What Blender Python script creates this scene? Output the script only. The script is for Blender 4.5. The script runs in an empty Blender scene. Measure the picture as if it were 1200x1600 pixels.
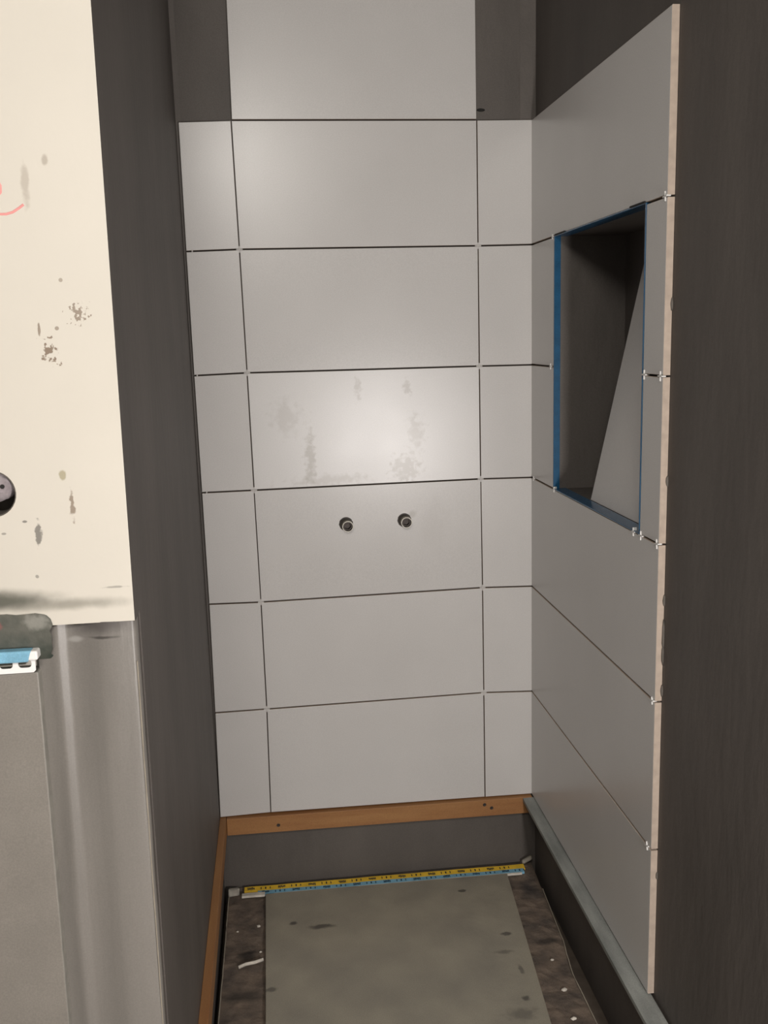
import bpy, bmesh, math, random
from mathutils import Vector, Matrix, noise as mnoise
random.seed(7)
SC = bpy.context.scene
COL = SC.collection
ZB = 0.219            # bottom of the tiling above the floor (all coordinates below count from the tiling)

# ------------------------------------------------------------------ camera
cam = bpy.data.objects.new('camera', bpy.data.cameras.new('camera'))
COL.objects.link(cam)
F_PX = 1486.83
cam.data.sensor_fit = 'VERTICAL'; cam.data.sensor_height = 24.0
cam.data.lens = F_PX / 1600 * 24.0
cam.data.clip_start = 0.02
_R = ((0.99269, -0.11740, -0.027968), (-0.048655, -0.177236, -0.982965), (0.110443, 0.977141, -0.181652))
rx, up, bk = Vector(_R[0]), -Vector(_R[1]), -Vector(_R[2])
cam.matrix_world = Matrix(((rx.x, up.x, bk.x, 0.06107), (rx.y, up.y, bk.y, -2.46244),
                           (rx.z, up.z, bk.z, 1.28908 + ZB), (0, 0, 0, 1)))
SC.camera = cam

# ------------------------------------------------------------------ world, lamps, exposure
w = bpy.data.worlds.new('world'); SC.world = w; w.use_nodes = True
w.node_tree.nodes['Background'].inputs['Color'].default_value = (1.0, 0.95, 0.89, 1)
w.node_tree.nodes['Background'].inputs['Strength'].default_value = 0.36
SC.view_settings.view_transform = 'Standard'; SC.view_settings.look = 'None'
SC.view_settings.gamma = 1.0; SC.view_settings.use_curve_mapping = False
SC.view_settings.exposure = 0.08

def lamp(name, kind, loc, energy, color, target=None, **kw):
    d = bpy.data.lights.new(name, kind); d.energy = energy; d.color = color
    for k, v in kw.items(): setattr(d, k, v)
    o = bpy.data.objects.new(name, d); COL.objects.link(o); o.location = (loc[0], loc[1], loc[2] + ZB)
    if target: o.rotation_euler = (Vector((target[0], target[1], target[2] + ZB)) - o.location).to_track_quat('-Z', 'Y').to_euler()
    return o
lamp('room_ceiling_light_offscreen', 'AREA', (-0.15, -3.1, 2.30), 34, (1.0, 0.95, 0.88), target=(0.25, -0.6, 0.6), shape='RECTANGLE', size=0.6, size_y=0.3)
lamp('work_lamp_offscreen', 'POINT', (0.645, -2.60, 0.73), 80.0, (1.0, 0.95, 0.92), shadow_soft_size=0.05)

# ------------------------------------------------------------------ materials
def mat(name, col, rough=0.6, var=0.12, scale=12, bump=0.0, bscale=60, stretch=(1, 1, 1), metal=0.0, spec=0.5, col2=None, blobs=None, grain=0.0, rvar=0.0, coat=None):
    m = bpy.data.materials.new(name); m.use_nodes = True
    nt = m.node_tree; N = nt.nodes; L = nt.links
    b = N['Principled BSDF']; b.inputs['Roughness'].default_value = rough
    b.inputs['Metallic'].default_value = metal; b.inputs['Specular IOR Level'].default_value = spec
    geo = N.new('ShaderNodeNewGeometry')
    mp = N.new('ShaderNodeMapping'); mp.inputs['Scale'].default_value = stretch
    L.new(geo.outputs['Position'], mp.inputs['Vector'])
    nz = N.new('ShaderNodeTexNoise'); nz.inputs['Scale'].default_value = scale; nz.inputs['Detail'].default_value = 5
    L.new(mp.outputs['Vector'], nz.inputs['Vector'])
    rp = N.new('ShaderNodeMapRange'); rp.inputs['From Min'].default_value = 0.3; rp.inputs['From Max'].default_value = 0.7
    L.new(nz.outputs['Fac'], rp.inputs['Value'])
    c2 = col2 or tuple(c * (1 - var) for c in col); c1 = col if col2 else tuple(min(1, c * (1 + var)) for c in col)
    mx = N.new('ShaderNodeMix'); mx.data_type = 'RGBA'
    mx.inputs['A'].default_value = (*c2, 1); mx.inputs['B'].default_value = (*c1, 1)
    L.new(rp.outputs['Result'], mx.inputs['Factor'])
    out = mx.outputs['Result']
    if grain:
        g = N.new('ShaderNodeTexNoise'); g.inputs['Scale'].default_value = 420; g.inputs['Detail'].default_value = 2
        L.new(geo.outputs['Position'], g.inputs['Vector'])
        gr = N.new('ShaderNodeMapRange'); gr.inputs['From Min'].default_value = 0.3; gr.inputs['From Max'].default_value = 0.7
        gr.inputs['To Min'].default_value = 1 - grain; gr.inputs['To Max'].default_value = 1 + grain
        L.new(g.outputs['Fac'], gr.inputs['Value'])
        mm = N.new('ShaderNodeMix'); mm.data_type = 'RGBA'; mm.blend_type = 'MULTIPLY'; mm.inputs['Factor'].default_value = 1
        L.new(out, mm.inputs['A']); L.new(gr.outputs['Result'], mm.inputs['B']); out = mm.outputs['Result']
    # stains: (cx, cy, cz, rx, ry, rz, softness, break-up, noise scale, colour, strength)
    for (cx, cy, cz, ax, ay, az, soft, brk, ns, bc, st) in (blobs or []):
        thr = (0.5 if brk > 3 else 1.0) + brk * 0.5
        s = N.new('ShaderNodeVectorMath'); s.operation = 'SUBTRACT'; s.inputs[1].default_value = (cx, cy, cz + ZB)
        L.new(geo.outputs['Position'], s.inputs[0])
        d = N.new('ShaderNodeVectorMath'); d.operation = 'DIVIDE'; d.inputs[1].default_value = (ax, ay, az)
        L.new(s.outputs[0], d.inputs[0])
        ln = N.new('ShaderNodeVectorMath'); ln.operation = 'LENGTH'; L.new(d.outputs[0], ln.inputs[0])
        n2 = N.new('ShaderNodeTexNoise'); n2.inputs['Scale'].default_value = ns; n2.inputs['Detail'].default_value = 4
        L.new(geo.outputs['Position'], n2.inputs['Vector'])
        ad = N.new('ShaderNodeMath'); ad.operation = 'MULTIPLY_ADD'; ad.inputs[1].default_value = brk
        L.new(n2.outputs['Fac'], ad.inputs[0]); L.new(ln.outputs['Value'], ad.inputs[2])
        r2 = N.new('ShaderNodeMapRange'); r2.inputs['From Min'].default_value = thr - soft; r2.inputs['From Max'].default_value = thr
        r2.inputs['To Min'].default_value = st; r2.inputs['To Max'].default_value = 0; r2.interpolation_type = 'SMOOTHSTEP'
        L.new(ad.outputs[0], r2.inputs['Value'])
        m2 = N.new('ShaderNodeMix'); m2.data_type = 'RGBA'; m2.inputs['B'].default_value = (*bc, 1)
        L.new(r2.outputs['Result'], m2.inputs['Factor']); L.new(out, m2.inputs['A']); out = m2.outputs['Result']
    L.new(out, b.inputs['Base Color'])
    if rvar:
        rr = N.new('ShaderNodeMapRange'); rr.inputs['To Min'].default_value = rough - rvar; rr.inputs['To Max'].default_value = rough + rvar
        L.new(nz.outputs['Fac'], rr.inputs['Value']); L.new(rr.outputs['Result'], b.inputs['Roughness'])
    if bump:
        bn = N.new('ShaderNodeTexNoise'); bn.inputs['Scale'].default_value = bscale; bn.inputs['Detail'].default_value = 4
        L.new(mp.outputs['Vector'], bn.inputs['Vector'])
        bp = N.new('ShaderNodeBump'); bp.inputs['Strength'].default_value = 1; bp.inputs['Distance'].default_value = bump
        L.new(bn.outputs['Fac'], bp.inputs['Height']); L.new(bp.outputs['Normal'], b.inputs['Normal'])
    return m

TC = (0.56, 0.545, 0.53)
DIRT = (0.30, 0.27, 0.23)
M_TILE = mat('tile_glaze', TC, 0.30, 0.025, 5, grain=0.05)
M_SMUDGE = mat('tile_glaze_smudged', TC, 0.35, 0.025, 5, grain=0.05, rvar=0.05, spec=0.95, blobs=[
    (0.15, 0, 0.98, 0.018, 1, 0.10, 0.8, 2.8, 60, DIRT, 0.65), (0.40, 0, 0.945, 0.05, 1, 0.045, 0.7, 2.8, 70, DIRT, 0.6),
    (0.43, 0, 1.04, 0.03, 1, 0.06, 0.9, 2.8, 60, DIRT, 0.45), (0.28, 0, 1.16, 0.012, 1, 0.04, 0.8, 2.8, 70, DIRT, 0.5),
    (0.41, 0, 1.155, 0.015, 1, 0.025, 0.8, 2.8, 80, DIRT, 0.5), (0.09, 0, 1.09, 0.05, 1, 0.06, 0.9, 2.8, 40, DIRT, 0.3),
    (0.20, 0, 0.922, 0.14, 1, 0.02, 0.9, 2.8, 50, DIRT, 0.4)])
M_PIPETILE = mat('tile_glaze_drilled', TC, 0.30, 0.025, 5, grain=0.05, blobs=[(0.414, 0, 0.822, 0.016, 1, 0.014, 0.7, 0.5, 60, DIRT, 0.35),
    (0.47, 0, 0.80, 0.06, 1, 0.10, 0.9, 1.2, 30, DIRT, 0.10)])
M_BODY = mat('tile_body', (0.40, 0.325, 0.265), 0.8, 0.10, 60)
M_MEM = mat('waterproof_membrane', (0.094, 0.082, 0.073), 0.62, 0.16, 7, bump=0.0012, bscale=45, stretch=(1, 1, 0.35), grain=0.10)
M_MEM2 = mat('membrane_tape', (0.106, 0.093, 0.083), 0.6, 0.12, 9, bump=0.0008, bscale=70, grain=0.08)
CHIP = (0.20, 0.145, 0.10); GREY = (0.13, 0.12, 0.105)
M_CREAM = mat('cream_paint', (0.60, 0.565, 0.495), 0.55, 0.03, 4, bump=0.0005, bscale=30, blobs=[
    (-0.2265, -1.16, 1.281, 0.014, 1, 0.021, 0.35, 5, 130, CHIP, 0.95), (-0.2355, -1.16, 1.312, 0.002, 1, 0.010, 0.3, 1.6, 120, CHIP, 0.8),
    (-0.182, -1.16, 1.331, 0.013, 1, 0.015, 0.3, 6, 210, CHIP, 0.8), (-0.213, -1.16, 1.311, 0.003, 1, 0.003, 0.3, 0.5, 120, CHIP, 0.7),
    (-0.2035, -1.16, 1.372, 0.003, 1, 0.003, 0.3, 0.5, 120, CHIP, 0.6), (-0.2205, -1.16, 1.119, 0.006, 1, 0.008, 0.4, 0.8, 90, (0.32, 0.28, 0.17), 0.8),
    (-0.211, -1.17, 1.080, 0.0040, 1, 0.024, 0.4, 2.4, 120, CHIP, 0.8), (-0.2575, -1.17, 1.044, 0.005, 1, 0.017, 0.5, 2.4, 140, GREY, 0.8),
    (-0.274, -1.17, 1.060, 0.004, 1, 0.002, 0.4, 0.5, 120, GREY, 0.8), (-0.302, -1.17, 1.045, 0.004, 1, 0.002, 0.4, 0.5, 120, GREY, 0.6),
    (-0.264, -1.17, 0.985, 0.003, 1, 0.003, 0.4, 0.5, 120, GREY, 0.6), (-0.238, -1.15, 1.495, 0.006, 1, 0.035, 0.7, 1.6, 70, CHIP, 0.35),
    (-0.2115, -1.15, 1.521, 0.005, 1, 0.008, 0.6, 0.8, 90, CHIP, 0.45), (-0.165, -1.17, 0.965, 0.02, 1, 0.002, 0.6, 1.2, 120, GREY, 0.5),
    (-0.31, -1.17, 0.953, 0.10, 1, 0.022, 0.9, 0.7, 25, (0.09, 0.09, 0.07), 0.95), (-0.40, -1.17, 0.953, 0.12, 1, 0.025, 0.9, 0.7, 25, (0.09, 0.09, 0.07), 0.9), (-0.22, -1.17, 0.945, 0.09, 1, 0.012, 0.9, 0.8, 30, (0.20, 0.19, 0.155), 0.7)])
M_COAT = mat('grey_membrane_coat', (0.185, 0.172, 0.155), 0.42, 0.10, 10, bump=0.0008, bscale=60, stretch=(1, 1, 0.2), grain=0.05, blobs=[
    (-0.190, -1.2, 0.915, 0.065, 1, 0.022, 0.9, 0.8, 30, (0.075, 0.066, 0.062), 0.95), (-0.222, -1.2, 0.893, 0.016, 1, 0.006, 0.8, 0.9, 60, (0.30, 0.29, 0.27), 0.8), (-0.185, -1.2, 0.896, 0.03, 1, 0.003, 0.8, 0.9, 60, (0.05, 0.045, 0.04), 0.9)])
M_COATD = mat('mixed_green_grey_smear', (0.125, 0.12, 0.10), 0.6, 0.5, 26, col2=(0.032, 0.042, 0.033), bump=0.001, bscale=90, blobs=[
    (-0.325, -1.18, 0.921, 0.012, 1, 0.008, 0.5, 0.8, 90, (0.26, 0.08, 0.075), 0.8), (-0.268, -1.18, 0.922, 0.022, 1, 0.013, 0.8, 1.6, 80, (0.25, 0.245, 0.215), 0.8)])
M_GTILE = mat('grey_tile_face', (0.205, 0.188, 0.165), 0.5, 0.06, 14, grain=0.08)
M_GTILEB = mat('grey_tile_edge', (0.27, 0.26, 0.23), 0.6, 0.15, 60)
M_BLUE = mat('blue_film', (0.012, 0.078, 0.165), 0.26, 0.15, 40, grain=0.1)
M_LBLUE = mat('light_blue_film', (0.20, 0.43, 0.58), 0.4, 0.15, 60, grain=0.1)
M_WHITE = mat('white_pvc', (0.80, 0.79, 0.77), 0.4, 0.03, 20)
M_SPACER = mat('spacer_plastic', (0.66, 0.65, 0.63), 0.45, 0.03, 20)
M_SPACERG = mat('spacer_plastic_dusty', (0.50, 0.48, 0.46), 0.6, 0.05, 20)
M_WOOD = mat('orange_wood', (0.34, 0.17, 0.062), 0.6, 0.25, 30, bump=0.0006, bscale=80, stretch=(0.12, 1, 1), col2=(0.25, 0.105, 0.035), grain=0.1)
M_WOODY = mat('brown_wood', (0.34, 0.17, 0.062), 0.6, 0.25, 30, bump=0.0006, bscale=80, stretch=(1, 0.1, 1), col2=(0.25, 0.105, 0.035), grain=0.1)
M_ZINC = mat('grey_weathered_batten', (0.30, 0.31, 0.29), 0.55, 0.3, 35, col2=(0.17, 0.18, 0.17), stretch=(1, 0.25, 1), grain=0.12)
M_FLOOR = mat('dusty_screed', (0.185, 0.140, 0.105), 0.9, 0.3, 22, col2=(0.075, 0.06, 0.05), bump=0.003, bscale=50, grain=0.15, blobs=[
    (-0.07, -0.30, -0.219, 0.035, 0.03, 1, 0.8, 0.8, 40, (0.02, 0.016, 0.013), 0.9), (-0.08, -0.45, -0.219, 0.08, 0.03, 1, 0.9, 0.8, 30, (0.03, 0.025, 0.02), 0.8),
    (0.70, -0.13, -0.219, 0.04, 0.06, 1, 0.9, 0.9, 40, (0.04, 0.036, 0.035), 0.8), (0.68, -0.36, -0.219, 0.05, 0.02, 1, 0.9, 0.8, 40, (0.025, 0.02, 0.017), 0.8)])
DK = (0.055, 0.05, 0.045)
M_BOARD = mat('grey_green_board', (0.30, 0.275, 0.215), 0.42, 0.15, 9, col2=(0.225, 0.207, 0.168), grain=0.12, bump=0.0005, bscale=60, blobs=[
    (0.048, -0.2, -0.207, 0.014, 0.010, 1, 0.6, 1.0, 80, DK, 0.85), (0.118, -0.225, -0.207, 0.045, 0.013, 1, 0.7, 1.0, 60, DK, 0.85),
    (0.51, -0.125, -0.207, 0.016, 0.008, 1, 0.5, 1.0, 80, DK, 0.85), (0.585, -0.33, -0.207, 0.018, 0.009, 1, 0.5, 1.0, 80, DK, 0.8),
    (0.585, -0.47, -0.207, 0.008, 0.02, 1, 0.6, 1.0, 80, DK, 0.6), (0.56, -0.40, -0.207, 0.03, 0.01, 1, 0.6, 1.4, 60, DK, 0.5),
    (0.57, -0.57, -0.207, 0.012, 0.012, 1, 0.6, 1.0, 80, DK, 0.8), (-0.01, -0.45, -0.207, 0.02, 0.012, 1, 0.6, 1.0, 80, DK, 0.7),
    (0.55, -0.62, -0.207, 0.05, 0.03, 1, 0.8, 1.4, 50, DK, 0.5)])
M_VOID = mat('rough_subfloor', (0.12, 0.095, 0.075), 0.95, 0.3, 20)
M_PALE = mat('pale_edge', (0.30, 0.265, 0.21), 0.7, 0.2, 40)
M_PAPER = mat('dusty_white_paper', (0.60, 0.56, 0.49), 0.8, 0.2, 60)
M_YELLOW = mat('yellow_tape', (0.78, 0.50, 0.04), 0.45, 0.12, 40, grain=0.06)
M_INK = mat('black_print', (0.025, 0.03, 0.035), 0.6, 0.1, 30)
M_INKB = mat('dark_blue_print', (0.015, 0.05, 0.09), 0.6, 0.1, 30)
M_BRASS = mat('dull_pipe_metal', (0.42, 0.40, 0.35), 0.42, 0.1, 60, metal=0.75)
M_BLACK = mat('black_inside', (0.012, 0.011, 0.010), 0.8, 0.2, 60)
M_STEEL = mat('dark_screw', (0.06, 0.05, 0.045), 0.5, 0.1, 60, metal=0.6)
M_PLASTER = mat('grey_violet_plaster', (0.40, 0.36, 0.37), 0.9, 0.3, 60, col2=(0.20, 0.17, 0.18), bump=0.002, bscale=120)
M_ADH = mat('tile_adhesive', (0.10, 0.088, 0.075), 0.9, 0.2, 60)
M_RED = mat('red_marker', (0.75, 0.30, 0.28), 0.6, 0.1, 60)
M_CEIL = mat('white_ceiling', (0.45, 0.43, 0.40), 0.8, 0.03, 6)

# ------------------------------------------------------------------ helpers
WO = {}     # world origin of each object
def new_bm(): return bmesh.new()
def box(bm, x0, x1, y0, y1, z0, z1):
    v = [bm.verts.new(p) for p in ((x0,y0,z0),(x1,y0,z0),(x1,y1,z0),(x0,y1,z0),(x0,y0,z1),(x1,y0,z1),(x1,y1,z1),(x0,y1,z1))]
    fs = [bm.faces.new([v[i] for i in q]) for q in ((0,3,2,1),(4,5,6,7),(0,1,5,4),(1,2,6,5),(2,3,7,6),(3,0,4,7))]
    return v, fs
def hexa(bm, lo, hi):      # two quads, corresponding corners
    v = [bm.verts.new(p) for p in (*lo, *hi)]
    return v, [bm.faces.new([v[i] for i in q]) for q in ((0,3,2,1),(4,5,6,7),(0,1,5,4),(1,2,6,5),(2,3,7,6),(3,0,4,7))]
def lathe(bm, prof, origin, ax, seg=24, hexin=None):
    ax = Vector(ax).normalized(); u = ax.orthogonal().normalized(); v = ax.cross(u); o = Vector(origin)
    rings = []
    for (r, h) in prof:
        rings.append([bm.verts.new(o + ax * h + (u * math.cos(2*math.pi*k/seg) + v * math.sin(2*math.pi*k/seg)) * max(r, 1e-5)) for k in range(seg)])
    for a, b in zip(rings, rings[1:]):
        for k in range(seg): bm.faces.new((a[k], a[(k+1) % seg], b[(k+1) % seg], b[k]))
    return rings
def tube(bm, pts, r, seg=8, flat=None):
    pts = [Vector(p) for p in pts]; rings = []
    for i, p in enumerate(pts):
        t = (pts[min(i+1, len(pts)-1)] - pts[max(i-1, 0)]).normalized()
        u = t.cross(Vector((0, 1, 0.01))).normalized(); v = t.cross(u)
        rings.append([bm.verts.new(p + u*math.cos(2*math.pi*k/seg)*r + v*math.sin(2*math.pi*k/seg)*(flat or r)) for k in range(seg)])
    for a, b in zip(rings, rings[1:]):
        for k in range(seg): bm.faces.new((a[k], a[(k+1)%seg], b[(k+1)%seg], b[k]))
    bm.faces.new(rings[0]); bm.faces.new(rings[-1][::-1])
def bev(bm, w, seg=2, edges=None):
    bmesh.ops.bevel(bm, geom=list(edges or bm.edges), offset=w, segments=seg, affect='EDGES', profile=0.5, clamp_overlap=True)
def obj(name, bm, mats, parent=None, smooth=False, pick=None):
    bmesh.ops.recalc_face_normals(bm, faces=bm.faces)
    if not isinstance(mats, (list, tuple)): mats = [mats]
    if pick:
        for f in bm.faces: f.material_index = pick(f)
    c = [v.co for v in bm.verts]
    lo = Vector([min(q[i] for q in c) for i in range(3)]); hi = Vector([max(q[i] for q in c) for i in range(3)])
    org = Vector(((lo.x+hi.x)/2, (lo.y+hi.y)/2, lo.z))
    for v in bm.verts: v.co -= org
    org = org + Vector((0, 0, ZB))
    me = bpy.data.meshes.new(name); bm.to_mesh(me); bm.free()
    for m in mats: me.materials.append(m)
    if smooth:
        for p in me.polygons: p.use_smooth = True
    o = bpy.data.objects.new(name, me); COL.objects.link(o)
    if parent: o.parent = parent; o.location = org - WO[parent]
    else: o.location = org
    WO[o] = org
    return o
def thing(name, loc, label, cat, group=None):
    o = bpy.data.objects.new(name, None); COL.objects.link(o); o.empty_display_size = 0.05
    WO[o] = Vector((loc[0], loc[1], loc[2] + ZB)); o.location = WO[o]
    tag(o, label, cat, group); return o
def tag(o, label, cat, group=None):
    o['label'] = label; o['category'] = cat
    if group: o['group'] = group
    return o
def struct(o, label=None):
    o['kind'] = 'structure'
    if label: o['label'] = label
    return o

FLOOR = -ZB
XL, XW, YW, XR = -0.139, 0.754, 0.0125, 0.7404      # membrane faces and tile face of the right wall
TOPZ = 2.36
NY0, NY1, NZ0, NZ1, NXB = -0.201, -0.757, 0.906, 1.510, 0.916     # niche
def yf(z): return 0.0446 * z - 1.2197                # face of the front wall (leans a little)

# ------------------------------------------------------------------ walls, floor, ceiling
bm = new_bm(); box(bm, -0.30, 1.05, YW, 0.12, FLOOR - 0.05, TOPZ)
wall_back = struct(obj('wall_back', bm, M_MEM), 'back wall of the shower recess, dark membrane carrying pale tiles')
YEND = -3.3
bm = new_bm()
box(bm, XW, 1.05, YW, NY0, FLOOR - 0.05, TOPZ); box(bm, XW, 1.05, NY1, YEND, FLOOR - 0.05, TOPZ)
box(bm, XW, 1.05, NY0, NY1, FLOOR - 0.05, NZ0); box(bm, XW, 1.05, NY0, NY1, NZ1, TOPZ); box(bm, NXB, 1.05, NY0, NY1, NZ0, NZ1)
wall_right = struct(obj('wall_right', bm, M_MEM), 'right wall in dark membrane with a niche and pale tiles')
bm = new_bm()
z0, z1 = FLOOR - 0.05, TOPZ
hexa(bm, [(-0.25, YW, z0), (XL, YW, z0), (-0.1405, yf(z0)+0.05, z0), (-0.25, yf(z0)+0.05, z0)], [(-0.25, YW, z1), (XL, YW, z1), (-0.1405, yf(z1)+0.05, z1), (-0.25, yf(z1)+0.05, z1)])
wall_left = struct(obj('wall_left', bm, M_MEM), 'dark membrane side wall left of the tiles')

# front wall: cream upper part with a round hole, set-back lower part
ZC = 0.917
HX, HZ, HR = -0.313, 1.0986, 0.0312
bm = new_bm()
def fy(x, z, d=0.0): return (x, yf(z) - d, z)
out = [fy(-0.1405, TOPZ), fy(-2.2, TOPZ), fy(-2.2, ZC), fy(-0.1405, ZC)]
ov = [bm.verts.new(p) for p in out]
es = [bm.edges.new((ov[i], ov[(i+1) % 4])) for i in range(4)]
hv = [bm.verts.new(fy(HX + HR*math.cos(a), HZ + HR*math.sin(a)*1.0)) for a in [2*math.pi*k/32 for k in range(32)]]
es += [bm.edges.new((hv[i], hv[(i+1) % 32])) for i in range(32)]
r = bmesh.ops.triangle_fill(bm, edges=es, use_beauty=True)
fs = [g for g in r['geom'] if isinstance(g, bmesh.types.BMFace)]
ex = bmesh.ops.extrude_face_region(bm, geom=fs)
bmesh.ops.translate(bm, verts=[g for g in ex['geom'] if isinstance(g, bmesh.types.BMVert)], vec=(0, 0.06, 0))
hexa(bm, [fy(-2.2, z0, -0.022), fy(-0.1425, z0, -0.022), (-0.1425, yf(z0)+0.06, z0), (-2.2, yf(z0)+0.06, z0)],
         [fy(-2.2, ZC, -0.022), fy(-0.1425, ZC, -0.022), (-0.1425, yf(ZC)+0.06, ZC), (-2.2, yf(ZC)+0.06, ZC)])
wall_front = struct(obj('wall_front', bm, [M_CREAM, M_MEM], pick=lambda f: 1 if f.normal.x > 0.9 and f.calc_center_median().x > -0.16 else 0), 'cream painted wall with scuffs and chips')

# grey built-up coat on the lower front wall, modelled as a relief
prof = [(-0.2745, -0.013), (-0.268, -0.0125), (-0.256, -0.0095), (-0.250, -0.0065), (-0.244, -0.0065), (-0.238, -0.0115), (-0.232, -0.0125),
        (-0.220, -0.0105), (-0.205, -0.0055), (-0.193, 0.0005), (-0.184, 0.0022), (-0.170, 0.0018), (-0.155, 0.0008), (-0.146, 0.0), (-0.1405, -0.0012), (-0.1402, -0.022)]
zs = [FLOOR + (0.905 - FLOOR) * k / 44 for k in range(45)] + [0.911, 0.915, 0.9175]
bm = new_bm(); grid = []
for i, z in enumerate(zs):
    row = []
    for j, (x, d) in enumerate(prof):
        n = mnoise.noise(Vector((x*25, 3.1, z*6))) * 0.0018
        xo = mnoise.noise(Vector((1.7, j*0.1, z*9))) * 0.0012 if 0 < j < len(prof)-2 else (mnoise.noise(Vector((5, 2, z*14)))*0.0006)
        if 0.90 < z and j > 8: d2 = d - (z-0.90)*0.10
        else: d2 = d
        t = z
        if z > 0.91: t = z + mnoise.noise(Vector((x*60, 0, 4))) * 0.004 - (0.004 if x < -0.2 else 0)
        row.append(bm.verts.new((x + xo, yf(z) - d2 - n, t)))
    grid.append(row)
for a, b in zip(grid, grid[1:]):
    for k in range(len(prof)-1): bm.faces.new((a[k], a[k+1], b[k+1], b[k]))
coat = obj('membrane_coat', bm, M_COAT, wall_front, smooth=True); coat['label'] = 'uneven grey sealing coat along the corner'
# smear of mixed paint above the trim
bm = new_bm(); g = []
for i in range(9):
    z = 0.868 + (0.935 - 0.868) * i / 8
    row = []
    for j in range(30):
        x = -0.60 + (0.60 - 0.246) * j / 29
        d = -0.010 + 0.0115 * min(1, (z - 0.868) / 0.044) ** 0.6 + mnoise.noise(Vector((x*40, 1, z*50))) * 0.0008
        zz = z + (mnoise.noise(Vector((x*30, 8, 0))) * 0.006 if i == 8 else 0)
        if j == 29: x += -0.006 + 0.012*mnoise.noise(Vector((2, 2, z*70)))
        row.append(bm.verts.new((x, yf(z) - d, zz)))
    g.append(row)
for a, b in zip(g, g[1:]):
    for k in range(29): bm.faces.new((a[k], a[k+1], b[k+1], b[k]))
obj('paint_smear', bm, M_COATD, wall_front, smooth=True)['label'] = 'smear of dark green grey paint'
# pale worn line on the corner
bm = new_bm()
pts = [(-0.1412 + mnoise.noise(Vector((0, 0, z*20)))*0.0005, yf(z) + 0.0004, z) for z in [FLOOR + (0.86-FLOOR)*k/40 for k in range(41)]]
tube(bm, pts, 0.0008, 6)
obj('corner_bead', bm, M_PALE, wall_front)
# grey tile at the foot of the front wall
bm = new_bm()
hexa(bm, [fy(-0.90, FLOOR, 0.004), fy(-0.2705, FLOOR, 0.004), fy(-0.2705, FLOOR, -0.022), fy(-0.90, FLOOR, -0.022)],
         [fy(-0.90, 0.8575, 0.004), fy(-0.2725, 0.8545, 0.004), fy(-0.2725, 0.8545, -0.022), fy(-0.90, 0.8575, -0.022)])
bev(bm, 0.0018, 2)
gt = obj('tile', bm, [M_GTILE, M_GTILEB], wall_front, pick=lambda f: 0 if f.normal.y < -0.9 else 1); gt['label'] = 'large grey tile on the cream wall'
# red marker strokes
bm = new_bm()
arc = [(-0.283, 1.470), (-0.279, 1.460), (-0.2718, 1.4553), (-0.264, 1.4553), (-0.2559, 1.4575), (-0.2485, 1.4620), (-0.2418, 1.4668)]
tube(bm, [fy(x, z, 0.0002) for x, z in arc], 0.0016, 6, 0.0004)
obj('marker_stroke', bm, M_RED, wall_front)
bm = new_bm(); tube(bm, [fy(x, z, 0.0002) for x, z in [(-0.272, 1.498), (-0.268, 1.490), (-0.2685, 1.482), (-0.274, 1.476)]], 0.0014, 6, 0.0004)
obj('marker_stroke', bm, M_RED, wall_front)

# floor: dark sub-floor, room floor, broken screed inside the recess
bm = new_bm(); box(bm, -0.30, 1.05, 0.1, -1.16, FLOOR - 0.10, FLOOR - 0.055); box(bm, -2.3, 1.05, -1.16, YEND - 1.5, FLOOR - 0.10, FLOOR - 0.004)
floor = struct(obj('floor', bm, M_VOID), 'dark rough floor below the screed')
le = [(-0.124, 0.004), (-0.1257, -0.094), (-0.1259, -0.31), (-0.1283, -0.536), (-0.1285, -1.155)]
re_ = [(0.738, 0.004), (0.737, -0.02), (0.733, -0.14), (0.7267, -0.246), (0.7202, -0.368), (0.7045, -0.49), (0.7057, -0.664), (0.702, -1.155)]
def lerp_edge(e, y):
    for (xa, ya), (xb, yb) in zip(e, e[1:]):
        if yb <= y <= ya: return xa + (xb-xa)*(y-ya)/(yb-ya)
    return e[0][0] if y > e[0][1] else e[-1][0]
bm = new_bm(); g = []
NY, NX = 70, 56
for i in range(NY+1):
    y = 0.004 - 1.159*i/NY; xa, xb = lerp_edge(le, y), lerp_edge(re_, y) + mnoise.noise(Vector((0, y*30, 0)))*0.002
    row = []
    for j in range(NX+1):
        x = xa + (xb-xa)*j/NX
        h = 0.004*mnoise.noise(Vector((x*14, y*14, 0))) + 0.003*mnoise.noise(Vector((x*45, y*45, 2))) - 0.002
        row.append(bm.verts.new((x, y, FLOOR + min(h, 0.0015))))
    g.append(row)
for a, b in zip(g, g[1:]):
    for k in range(NX): bm.faces.new((a[k], a[k+1], b[k+1], b[k]))
bnd = [e for e in bm.edges if e.is_boundary]
ex = bmesh.ops.extrude_edge_only(bm, edges=bnd)
for v in [q for q in ex['geom'] if isinstance(q, bmesh.types.BMVert)]: v.co.z = FLOOR - 0.056
screed = obj('screed', bm, M_FLOOR, floor, smooth=False); screed['label'] = 'dusty brown screed with broken edges'
for e, nm, r in ((le, 'edge_strip', 0.0016), (re_[2:], 'edge_strip', 0.0014)):
    bm = new_bm(); ys = [e[0][1] + (e[-1][1]-e[0][1])*k/40 for k in range(41)]
    tube(bm, [(lerp_edge(e, y) + mnoise.noise(Vector((3, y*25, 0)))*0.001, y, FLOOR + 0.002 + 0.001*mnoise.noise(Vector((9, y*20, 1)))) for y in ys], r, 6)
    obj(nm, bm, M_PALE, floor)['label'] = 'thin pale strip along the screed edge'
bm = new_bm(); box(bm, -2.3, 1.05, 0.12, YEND - 1.5, TOPZ, TOPZ + 0.05)
struct(obj('ceiling', bm, M_CEIL), 'plain ceiling above the recess')

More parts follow.
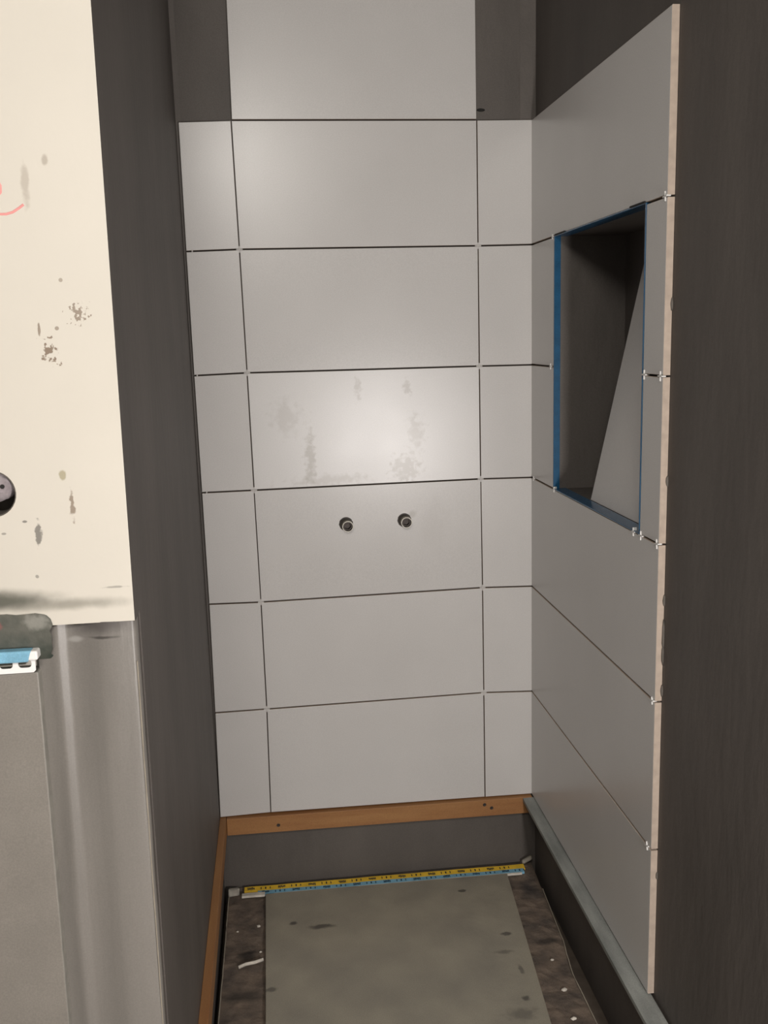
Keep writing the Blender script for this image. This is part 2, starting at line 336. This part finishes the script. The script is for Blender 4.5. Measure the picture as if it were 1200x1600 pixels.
# ------------------------------------------------------------------ wall tiles
G = [[(-0.1326,1.8105),(-0.0059,1.8135),(0.5999,1.8127),(0.7419,1.8138)],
     [(-0.1335,1.5078),(-0.0026,1.5106),(0.6001,1.5089),(0.7419,1.5096)],
     [(-0.1335,1.2045),(0.0000,1.2072),(0.6004,1.2054),(0.7419,1.2044)],
     [(-0.1325,0.9051),(0.0019,0.9055),(0.6009,0.9080),(0.7419,0.9058)],
     [(-0.1320,0.6070),(0.0042,0.6045),(0.6033,0.6088),(0.7419,0.6047)],
     [(-0.1345,0.3040),(0.0046,0.3044),(0.6041,0.3075),(0.7419,0.3017)],
     [(-0.1385,-0.0010),(0.0006,0.0012),(0.6050,-0.0060),(0.7419,-0.0080)]]
JH, JV = 0.0019, 0.0013
pick_back = lambda f: 0 if f.normal.y < -0.85 else 1
pick_right = lambda f: 0 if f.normal.x < -0.85 else 1
def tile_back(c, mats, tilt=(0, 0), th=0.0095, holes=None):
    # c: top-left, top-right, bottom-right, bottom-left (x, z); tilt in radians about x and z
    cx = sum(p[0] for p in c)/4; cz = sum(p[1] for p in c)/4
    ins = [(JV, -JH), (-JV, -JH), (-JV, JH), (JV, JH)]
    def P(x, z, t=0): return (x, (z-cz)*tilt[0] + (x-cx)*tilt[1] + t, z)
    bm = new_bm()
    q = [(p[0]+i[0], p[1]+i[1]) for p, i in zip(c, ins)]
    if not holes:
        v, fs = hexa(bm, [P(*p) for p in q], [P(*p, th) for p in q])
        bev(bm, 0.0007, 2, [e for e in fs[0].edges])
    else:
        ov = [bm.verts.new(P(*p)) for p in q]; es = [bm.edges.new((ov[i], ov[(i+1)%4])) for i in range(4)]
        for hx, hz, hr in holes:
            hv = [bm.verts.new(P(hx+hr*math.cos(2*math.pi*k/28)*(1+0.04*math.sin(k*2.3)), hz+hr*math.sin(2*math.pi*k/28))) for k in range(28)]
            es += [bm.edges.new((hv[i], hv[(i+1)%28])) for i in range(28)]
        rr = bmesh.ops.triangle_fill(bm, edges=es, use_beauty=True)
        fl = [g for g in rr['geom'] if isinstance(g, bmesh.types.BMFace)]
        exx = bmesh.ops.extrude_face_region(bm, geom=fl)
        bmesh.ops.translate(bm, verts=[g for g in exx['geom'] if isinstance(g, bmesh.types.BMVert)], vec=(0, th, 0))
    return obj('tile', bm, mats, wall_back, pick=pick_back)
H1, H2 = (0.2375, 0.8045, 0.0185), (0.3930, 0.8070, 0.0185)
tile_back([(-0.0025, 2.114), (0.600, 2.114), (0.5999, 1.8127), (-0.0052, 1.8135)], [M_TILE, M_BODY], (0.004, 0))
rng = random.Random(3)
for i in range(6):
    for j in range(3):
        c = [G[i][j], G[i][j+1], G[i+1][j+1], G[i+1][j]]
        tl = (rng.uniform(-0.003, 0.003), rng.uniform(-0.003, 0.003)); ms = [M_TILE, M_BODY]; hs = None
        if j == 1 and i == 2: ms = [M_SMUDGE, M_BODY]; tl = (0, 0)
        if j == 1 and i == 3: ms = [M_PIPETILE, M_BODY]; tl = (-0.014, 0.0); hs = [H1, H2]
        if j == 1 and i == 1: tl = (-0.006, 0)
        tile_back(c, ms, tl, holes=hs)

RZ = [1.8125, 1.5095, 1.2060, 0.9054, 0.6048, 0.3035, -0.0072]
RD = -0.853
def tile_right(y0, y1, za0, za1, zb0, zb1):
    # y0 far side, y1 near side; za top (far, near), zb bottom (far, near)
    bm = new_bm(); a, b = y0 - JV*0.4, y1 + JV*0.4
    lo = [(XR, a, za0-JH), (XR, b, za1-JH), (XR, b, zb1+JH), (XR, a, zb0+JH)]
    v, fs = hexa(bm, lo, [(XR+0.0130, p[1], p[2]) for p in lo])
    bev(bm, 0.0016, 3, [e for e in fs[0].edges])
    return obj('tile', bm, [M_TILE, M_BODY], wall_right, pick=pick_right)
N0, N1 = NY0 + 0.004, NY1 - 0.004
zr = list(zip([1.8138, 1.5096, 1.2048, 0.9058, 0.6047, 0.3020, -0.0080], [1.8110, 1.5091, 1.2062, 0.9050, 0.6048, 0.3048, -0.0066]))
for i in range(6):
    (a0, a1), (b0, b1) = zr[i], zr[i+1]
    if i in (1, 2):
        tile_right(0.004, N0, a0, a0, b0, b0); tile_right(N1, RD, a1, a1, b1, b1)
    else:
        tile_right(0.004, RD, a0, a1, b0, b1)
# hardened adhesive squeezed out along the front edge of the right tiles
for y, z, a, b in ((RD-0.001, 0.735, 0.004, 0.03), (RD-0.001, 0.80, 0.003, 0.012), (RD-0.001, 0.695, 0.004, 0.02), (RD-0.001, 0.625, 0.005, 0.012), (RD-0.001, 1.02, 0.003, 0.010), (RD-0.001, 0.25, 0.003, 0.008), (RD-0.001, 1.33, 0.003, 0.012)):
    bm = new_bm(); bmesh.ops.create_icosphere(bm, subdivisions=2, radius=1)
    for v in bm.verts:
        k = 1 + 0.35*mnoise.noise(v.co*2.5 + Vector((z*9, 0, 0)))
        v.co = Vector((XW - 0.0005 + v.co.x*0.0035*k, y + v.co.y*a*0.5*k, z + v.co.z*b*k))
    obj('adhesive_blob', bm, M_ADH, wall_right, smooth=True)
# sealing tape in the corners above the tiles
bm = new_bm(); box(bm, 0.713, 0.7538, YW-0.0012, YW+0.004, 1.60, TOPZ-0.01); obj('sealing_strip', bm, M_MEM2, wall_back)
bm = new_bm(); box(bm, XL-0.002, -0.127, YW-0.0012, YW+0.004, 1.60, TOPZ-0.01); obj('sealing_strip', bm, M_MEM2, wall_back)
bm = new_bm(); bmesh.ops.create_icosphere(bm, subdivisions=2, radius=1)
for v in bm.verts: v.co = Vector((0.613 + v.co.x*0.011, YW + v.co.y*0.004, 1.838 + v.co.z*0.004))
obj('adhesive_blob', bm, M_BLACK, wall_back, smooth=True)

# ------------------------------------------------------------------ tile trim round the niche
fr = thing('niche_trim', (0.747, (NY0+NY1)/2, NZ0), 'blue film covered trim framing the niche opening in the right wall', 'trim')
T = 0.0042; XA, XB = XR - 0.0008, XW + 0.0015
for b in ((NY0+T*0.9, NY0-T*0.2, NZ0-0.0005, NZ1+0.0005), (NY1+T*0.2, NY1-T*0.9, NZ0-0.0005, NZ1+0.0005)):
    bm = new_bm(); box(bm, XA, XB, b[0], b[1], b[2], b[3]); bev(bm, 0.0008, 2); obj('trim_strip', bm, M_BLUE, fr)
for zc, s in ((NZ0, -1), (NZ1, 1)):
    bm = new_bm(); box(bm, XA, XB + 0.016, NY0-T*0.3, NY1+T*0.3, zc - T*0.35, zc + T*0.35); bev(bm, 0.0008, 2); obj('trim_strip', bm, M_BLUE, fr)
for (ya, yb), lb in (((-0.206, -0.285), 'thin dark wedge above the far top corner of the niche'), ((-0.685, -0.757), 'thin dark wedge above the near top corner of the niche')):
    bm = new_bm(); hexa(bm, [(XA-0.002, ya, NZ1+0.0005), (XA-0.002, yb, NZ1+0.0005), (XB, yb, NZ1+0.0005), (XB, ya, NZ1+0.0005)],
                            [(XA-0.002, ya, NZ1+0.0035), (XA-0.002, yb, NZ1+0.0035), (XB, yb, NZ1+0.0035), (XB, ya, NZ1+0.0035)])
    tag(obj('tile_wedge', bm, M_BLACK), lb, 'wedge')

# loose tile leaning in the niche
bm = new_bm()
LY0, LY1 = -0.3794, -0.7300
dx, dz = 0.1285, 0.585
ln = math.hypot(dx, dz); nx, nz = -dz/ln, dx/ln; th = 0.009
x0, zz0 = 0.7745, NZ0 + 0.0008
lo = [(x0, LY0, zz0), (x0, LY1, zz0), (x0+dx, LY1, zz0+dz), (x0+dx, LY0, zz0+dz)]
v, fs = hexa(bm, lo, [(p[0]-nx*th, p[1], p[2]-nz*th) for p in lo]); bev(bm, 0.0007, 2, [e for e in fs[0].edges])
tag(obj('wall_tile', bm, [M_TILE, M_BODY], pick=lambda f: 0 if f.normal.x < -0.85 else 1), 'loose pale tile leaning back inside the wall niche', 'tile')

# ------------------------------------------------------------------ tile spacers
def cross(plane, a, z, arm, w, m, label, group, rot=0.0, depth=0.006, proud=0.0012):
    bm = new_bm(); pts = []
    for k in range(4):
        ang = k*math.pi/2 + rot
        c, s = math.cos(ang), math.sin(ang)
        for (u, v) in ((w, -w), (arm*0.96, -w), (arm, 0), (arm*0.96, w)): pts.append((u*c - v*s, u*s + v*c))
    def P(u, v, d): return (a+u, -proud + d, z+v) if plane == 'b' else (XR - proud + d, a - u, z+v)
    f = [bm.verts.new(P(u, v, 0)) for u, v in pts]; bk_ = [bm.verts.new(P(u, v, depth)) for u, v in pts]
    n = len(pts); bm.faces.new(f); bm.faces.new(bk_[::-1])
    for k in range(n): bm.faces.new((f[k], f[(k+1)%n], bk_[(k+1)%n], bk_[k]))
    return tag(obj('tile_spacer', bm, m), label, 'spacer', group)
LN = ['first joint from the top', 'second joint from the top', 'joint above the pipe stubs', 'joint below the pipe stubs', 'lowest joint']
for i in range(5):
    for j, side in ((1, 'dark side wall'), (2, 'niche wall side')):
        x, z = G[i+1][j]
        cross('b', x, z, 0.0080, 0.0016, M_SPACERG, 'grey cross spacer in back wall, %s, %s' % (LN[i], side), 'spacers in the back wall joints', proud=0.0006)
for (y, z, lb, rt, arm) in ((-0.8442, 1.5093, 'white cross spacer in the joint at the top outer end of the niche wall', 0.1, 0.0085),
        (-0.7680, 1.2062, 'white cross spacer between niche and tile edge, beside the niche', 0.0, 0.0090),
        (-0.8420, 1.2062, 'white cross spacer between niche and tile edge, by the tile edge', 0.0, 0.0090),
        (-0.7308, 0.9045, 'white cross spacer under the blue niche sill', 0.05, 0.0085),
        (-0.7680, 0.9045, 'white cross spacer at the lower outer corner of the niche', 0.0, 0.0090),
        (-0.8440, 0.9045, 'white cross spacer below the niche by the tile edge', 0.15, 0.0090),
        (-0.8400, 0.6030, 'white cross spacer at the outer end of the first joint below the niche', 0.2, 0.0075),
        (-0.8330, 0.3030, 'white cross spacer at the outer end of the lowest niche wall joint', 0.3, 0.0085),
        (-0.2060, 0.9050, 'white cross spacer at the lower inner corner of the niche', 0.0, 0.0070),
        (-0.0200, 0.9056, 'white cross spacer in the room corner level with the niche sill', 0.0, 0.0060),
        (-0.1860, 1.5096, 'white cross spacer at the upper inner corner of the niche', 0.0, 0.0060),
        (-0.1730, 1.2050, 'white cross spacer in the short joint behind the niche', 0.0, 0.0075)):
    cross('r', y, z, arm, 0.0013, M_SPACER, lb, 'spacers in the niche wall joints', rot=rt, depth=0.008, proud=0.002)
for x, z, lb in ((-0.125, 1.2047, 'small grey spacer in the second joint against the dark wall'), (-0.1195, 0.9053, 'small grey spacer in the joint above the pipes against the dark wall'), (-0.118, 1.508, 'small grey spacer in the first joint against the dark wall')):
    bm = new_bm(); box(bm, x-0.0016, x+0.0016, -0.0005, 0.006, z-0.0032, z+0.0032); bev(bm, 0.0004, 1)
    tag(obj('tile_spacer', bm, M_SPACERG), lb, 'spacer', 'spacers in the back wall joints')

# ------------------------------------------------------------------ pipe stubs
for (hx, hz, hr), ex_, lb in ((H1, (0.0030, -0.0032), 'metal pipe stub in the drilled tile, the one on the dark wall side'), (H2, (0.0032, -0.0030), 'metal pipe stub in the drilled tile, the one on the niche side')):
    px, pz = hx + ex_[0], hz + ex_[1]
    t = thing('pipe_stub', (px, 0.0, pz - 0.012), lb, 'pipe', 'pipe stubs in the drilled tile')
    bm = new_bm(); lathe(bm, [(0.0145, -0.045), (0.0145, 0.004), (0.0150, 0.005), (0.0150, 0.019), (0.0143, 0.0205), (0.0128, 0.0205), (0.0124, 0.018), (0.0124, -0.04)], (px, -0.0, pz), (0.02, -1, -0.03), 28)
    obj('sleeve', bm, M_BRASS, t, smooth=False)
    bm = new_bm(); rg = lathe(bm, [(0.0122, 0.010), (0.0122, 0.0155), (0.0095, 0.0155), (0.0088, 0.004), (0.0, 0.004)], (px, 0, pz), (0.02, -1, -0.03), 6)
    obj('hex_plug', bm, M_STEEL, t)

# ------------------------------------------------------------------ battens
bt = thing('wooden_batten', (0.30, -0.0, -0.055), 'orange wooden batten under the back wall tiles', 'batten')
bm = new_bm(); hexa(bm, [(-0.1205, -0.013, -0.0495), (0.7385, -0.013, -0.058), (0.7385, YW, -0.058), (-0.1205, YW, -0.0495)], [(-0.1205, -0.013, -0.0012), (0.7385, -0.013, -0.0090), (0.7385, YW, -0.0090), (-0.1205, YW, -0.0012)])
bev(bm, 0.0012, 2); obj('wood_strip', bm, M_WOOD, bt)
for x, z in ((0.0197, -0.0305), (0.6003, -0.0215), (0.6206, -0.0330)):
    bm = new_bm(); lathe(bm, [(0.0, 0.0005), (0.0042, 0.0012), (0.0050, 0.0006), (0.0050, -0.004)], (x, -0.013, z), (0, -1, 0), 12); obj('screw', bm, M_STEEL, bt)
lb = thing('wooden_batten', (-0.13, -0.58, -0.0487), 'orange brown wooden batten along the foot of the dark side wall', 'batten')
bm = new_bm(); hexa(bm, [(XL+0.0004, YW, -0.046), (-0.1215, YW, -0.046), (-0.1190, -1.14, -0.046), (-0.1403, -1.14, -0.046)], [(XL+0.0004, YW, -0.0022), (-0.1220, YW, -0.0022), (-0.1200, -1.14, -0.0022), (-0.1403, -1.14, -0.0022)])
bev(bm, 0.0008, 2); obj('wood_strip', bm, M_WOODY, lb)
bm = new_bm()
prf = [(0.7110, -0.0105), (0.7110, -0.0210), (0.7490, -0.0210), (0.7490, -0.0095)]
ysr = [-0.0135, -0.30, -0.60, -0.90, -1.15]; rings = []
for y in ysr:
    sh = -0.003*(-y)
    rings.append([bm.verts.new((x + (sh if k < 2 else 0), y, z + 0.0015*(-y))) for k, (x, z) in enumerate(prf)])
for a, b in zip(rings, rings[1:]):
    for k in range(4): bm.faces.new((a[k], a[(k+1)%4], b[(k+1)%4], b[k]))
bm.faces.new(rings[0]); bm.faces.new(rings[-1][::-1]); bmesh.ops.recalc_face_normals(bm, faces=bm.faces)
bev(bm, 0.001, 2, [e for e in bm.edges if len(e.link_faces) == 2 and e.calc_face_angle() > 1.0])
tag(obj('support_batten', bm, M_ZINC), 'grey weathered batten under the niche wall tiles', 'batten')

# ------------------------------------------------------------------ things on the floor
bm = new_bm()
zt, zb = FLOOR + 0.0095, FLOOR + 0.0008
pl = [(-0.0241, -0.0530), (0.6525, -0.0630), (0.6325, -0.306), (0.603, -0.662), (0.575, -1.02), (-0.020, -1.02)]
a = [bm.verts.new((x, y, zb)) for x, y in pl]; b = [bm.verts.new((x, y, zt)) for x, y in pl]
bm.faces.new(a[::-1]); bm.faces.new(b)
for k in range(len(pl)): bm.faces.new((a[k], a[(k+1)%len(pl)], b[(k+1)%len(pl)], b[k]))
bev(bm, 0.001, 2, [e for e in bm.edges if all(v.co.z > zb + 0.005 for v in e.verts)])
tag(obj('floor_board', bm, M_BOARD), 'scuffed grey green board lying on the dusty screed', 'board')

tp = thing('printed_tape', (0.315, -0.03, FLOOR + 0.001), 'yellow and blue printed sealing tape along the foot of the back wall', 'tape')
TA, TB = Vector((-0.1005, -0.0115, FLOOR + 0.0078)), Vector((0.716, -0.0215, FLOOR + 0.0078))
tdir = (TB - TA); TL = tdir.length; tdir.normalize(); tperp = Vector((tdir.y, -tdir.x, 0))
def tpt(s, w):
    # w: distance from the wall edge; the strip climbs a little towards the wall
    h = 0.0015 * max(0, 1 - w/0.022)**1.2 + 0.0010*mnoise.noise(Vector((s*14, w*30, 0)))
    return TA + tdir*s + tperp*(w + 0.0012*mnoise.noise(Vector((s*6, 0, 4)))) + Vector((0, 0, h))
def band(name, w0, w1, s0, s1, m, lift=0.0):
    bm = new_bm(); n = 60; R = []
    for k in range(n+1):
        s = s0 + (s1-s0)*k/n
        R.append([bm.verts.new(tpt(s, w0 + (w1-w0)*q/4) + Vector((0, 0, lift))) for q in range(5)] + [bm.verts.new(tpt(s, w0 + (w1-w0)*q/4) + Vector((0, 0, lift-0.0062))) for q in (4, 3, 2, 1, 0)])
    for p_, q_ in zip(R, R[1:]):
        for k in range(10): bm.faces.new((p_[k], p_[(k+1)%10], q_[(k+1)%10], q_[k]))
    bm.faces.new(R[0]); bm.faces.new(R[-1][::-1])
    return obj(name, bm, m, tp)
band('yellow_band', 0.0, 0.0200, 0.018, TL-0.006, M_YELLOW)
band('blue_band', 0.0200, 0.0370, 0.055, TL-0.012, M_LBLUE)
band('white_edge', 0.0370, 0.0408, 0.10, TL-0.02, M_PAPER)
band('white_edge', 0.0290, 0.0430, 0.012, 0.075, M_PAPER, 0.0012)
def marks(name, wc, s0, hgt, m, off):
    bm = new_bm()
    def bar(s, w, ls, lw):
        q = [tpt(s-ls, w-lw), tpt(s+ls, w-lw), tpt(s+ls, w+lw), tpt(s-ls, w+lw)]
        v = [bm.verts.new(p + Vector((0, 0, 0.0006))) for p in q]; u = [bm.verts.new(p + Vector((0, 0, 0.0011))) for p in q]
        bm.faces.new(v[::-1]); bm.faces.new(u)
        for k in range(4): bm.faces.new((v[k], v[(k+1)%4], u[(k+1)%4], u[k]))
    s = s0; r_ = random.Random(off)
    while s < TL - 0.05:
        for k in range(5):          # an illegible short word
            bar(s + k*0.0042, wc + r_.uniform(-0.001, 0.001), 0.0012, hgt*r_.uniform(0.6, 1.0))
            if k < 4: bar(s + k*0.0042 + 0.002, wc + r_.uniform(-hgt*0.6, hgt*0.6), 0.0019, 0.0009)
        for k in range(3):          # three ticks
            bar(s + 0.036 + k*0.0125, wc, 0.0012 + 0.0006*(k == 1), hgt*0.75)
        s += 0.0845
    o = obj(name, bm, m, tp); o['kind'] = 'stuff'; return o
marks('printed_marks', 0.0105, 0.028, 0.0055, M_INK, 1)
marks('printed_marks', 0.0282, 0.068, 0.0055, M_INKB, 2)
# curled ends
bm = new_bm()
c0 = tpt(-0.002, 0.012)
for k in range(1): pass
R = []
for i in range(7):
    t_ = i/6
    R.append([bm.verts.new(Vector((-0.126 + 0.030*t_, -0.006 - 0.036*q/6 + 0.006*t_, FLOOR + 0.002 + 0.013*math.sin(math.pi*min(1, q/6*0.9+0.1))*(1-0.35*t_) + 0.002*mnoise.noise(Vector((i, q, 0)))))) for q in range(7)])
for p_, q_ in zip(R, R[1:]):
    for k in range(6): bm.faces.new((p_[k], p_[k+1], q_[k+1], q_[k]))
bmesh.ops.solidify(bm, geom=list(bm.faces), thickness=0.0015)
obj('crumpled_end', bm, M_PAPER, tp, smooth=True)
bm = new_bm(); R = []
for i in range(7):
    t_ = i/6
    R.append([bm.verts.new(Vector((0.708 + 0.026*t_, 0.002 - 0.022*q/6 - 0.010*t_, FLOOR + 0.006 + 0.020*t_ + 0.006*math.sin(math.pi*q/6) + 0.002*mnoise.noise(Vector((i, q, 5)))))) for q in range(7)])
for p_, q_ in zip(R, R[1:]):
    for k in range(6): bm.faces.new((p_[k], p_[k+1], q_[k+1], q_[k]))
bmesh.ops.solidify(bm, geom=list(bm.faces), thickness=0.0015)
obj('crumpled_end', bm, M_PAPER, tp, smooth=True)

# splinter and crumbs
bm = new_bm()
tube(bm, [(-0.089, -0.349, FLOOR+0.004), (-0.070, -0.343, FLOOR+0.0065), (-0.050, -0.339, FLOOR+0.006), (-0.029, -0.331, FLOOR+0.006)], 0.0048, 6, 0.0032)
tag(obj('plaster_sliver', bm, M_PAPER, smooth=True), 'pale sliver lying on the screed beside the grey green board', 'debris')
crumbs = [(-0.096, -0.199, 0.0035, 'tiny white crumb on the screed near the batten of the dark side wall'), (-0.042, -0.185, 0.006, 'pale crumb by the board near the printed tape'), (-0.036, -0.292, 0.004, 'small pale crumb just behind the pale sliver'),
          (0.672, -0.435, 0.005, 'white crumb on the screed between board and grey batten'), (0.668, -0.545, 0.008, 'flat pale crumb on the screed toward the room'), (0.660, -0.640, 0.007, 'pale crumb at the screed edge toward the room')]
for k, (x, y, r_, l_) in enumerate(crumbs):
    bm = new_bm(); bmesh.ops.create_icosphere(bm, subdivisions=2, radius=1)
    for v in bm.verts:
        q = 1 + 0.5*mnoise.noise(v.co*1.6 + Vector((k*3, 0, 0))); v.co = Vector((x + v.co.x*r_*0.9*q, y + v.co.y*r_*0.6*q, FLOOR - 0.0008 + r_*0.3 + v.co.z*r_*0.45*q))
    tag(obj('plaster_crumb', bm, M_PAPER), l_, 'debris', 'crumbs on the screed')

# ------------------------------------------------------------------ things on the front wall
# edge trim with blue film and slotted white flange
t = thing('edge_trim', (-0.45, yf(0.857) - 0.004, 0.857), 'white slotted edge trim with blue film on top of the grey tile', 'trim')
X0, X1 = -0.70, -0.2735
bm = new_bm()
zl, zh, slots = 0.8555, 0.8755, []
sx = -0.2795
outl = [(X0, zl), (X1-0.004, zl), (X1-0.001, zl+0.003), (X1-0.001, zh), (X0, zh)]
ov = [bm.verts.new(fy(x, z, 0.0046)) for x, z in outl]; es = [bm.edges.new((ov[i], ov[(i+1)%5])) for i in range(5)]
k = 0
while sx - 0.0205*1.0 > X0 + 0.01:
    xa, xb = sx - 0.0175, sx; za, zb_ = 0.8625, 0.8735; rr = 0.0045; ps = []
    for (cx, cz, a0) in ((xb-rr, zb_-rr, 0), (xa+rr, zb_-rr, 90), (xa+rr, za+rr, 180), (xb-rr, za+rr, 270)):
        for q in range(5):
            an = math.radians(a0 + 22.5*q); ps.append((cx + rr*math.cos(an), cz + rr*math.sin(an)))
    hv = [bm.verts.new(fy(x, z, 0.0046)) for x, z in ps]; es += [bm.edges.new((hv[i], hv[(i+1)%len(hv)])) for i in range(len(hv))]
    sx -= 0.0245
r = bmesh.ops.triangle_fill(bm, edges=es, use_beauty=True)
fl = [g for g in r['geom'] if isinstance(g, bmesh.types.BMFace)]
ex = bmesh.ops.extrude_face_region(bm, geom=fl)
bmesh.ops.translate(bm, verts=[g for g in ex['geom'] if isinstance(g, bmesh.types.BMVert)], vec=(0, -0.0016, 0))
obj('slotted_flange', bm, M_WHITE, t)['label'] = 'white flange with rounded slots'
bm = new_bm(); hexa(bm, [fy(X0, 0.8745, 0.012), fy(X1+0.004, 0.8735, 0.012), fy(X1+0.004, 0.8735, -0.008), fy(X0, 0.8745, -0.008)], [fy(X0, 0.8875, 0.012), fy(X1+0.004, 0.8865, 0.012), fy(X1+0.004, 0.8865, -0.008), fy(X0, 0.8875, -0.008)])
bev(bm, 0.0025, 3); obj('profile_bar', bm, M_WHITE, t)
bm = new_bm(); hexa(bm, [fy(X0-0.001, 0.8730, 0.0130), fy(X1-0.0085, 0.8715, 0.0130), fy(X1-0.0085, 0.8715, -0.004), fy(X0-0.001, 0.8730, -0.004)], [fy(X0-0.001, 0.8885, 0.0130), fy(X1-0.0035, 0.8875, 0.0130), fy(X1-0.0035, 0.8875, -0.004), fy(X0-0.001, 0.8885, -0.004)])
bev(bm, 0.0025, 3); obj('protective_film', bm, M_LBLUE, t)['label'] = 'light blue protective film'

# round hole for a socket box, stuffed with plaster
t = thing('socket_hole', (HX, yf(HZ), HZ - HR), 'round socket hole with crumbly grey plaster in the cream wall', 'socket hole')
bm = new_bm(); lathe(bm, [(HR*0.998, 0.0), (HR*0.95, 0.0), (HR*0.93, -0.045), (0.0, -0.045)], (HX, yf(HZ)+0.0006, HZ), (0, -1, 0), 32)
obj('box_shell', bm, M_ADH, t)
bm = new_bm(); bmesh.ops.create_icosphere(bm, subdivisions=4, radius=1)
for v in bm.verts:
    q = 1 + 0.12*mnoise.noise(v.co*3) + 0.05*mnoise.noise(v.co*9)
    v.co = Vector((HX + 0.001 + v.co.x*0.0275*min(q, 1.02), yf(HZ) + 0.020 + v.co.y*0.018*q, HZ + 0.0075 + v.co.z*0.0205*q))
obj('plaster_plug', bm, M_PLASTER, t, smooth=True)
bm = new_bm(); lathe(bm, [(0.0, 0.001), (0.003, 0.001), (0.003, -0.01)], (HX + 0.0135, yf(HZ) + 0.0035, HZ + 0.009), (0.1, -1, 0), 12)
obj('screw', bm, M_BLACK, t)
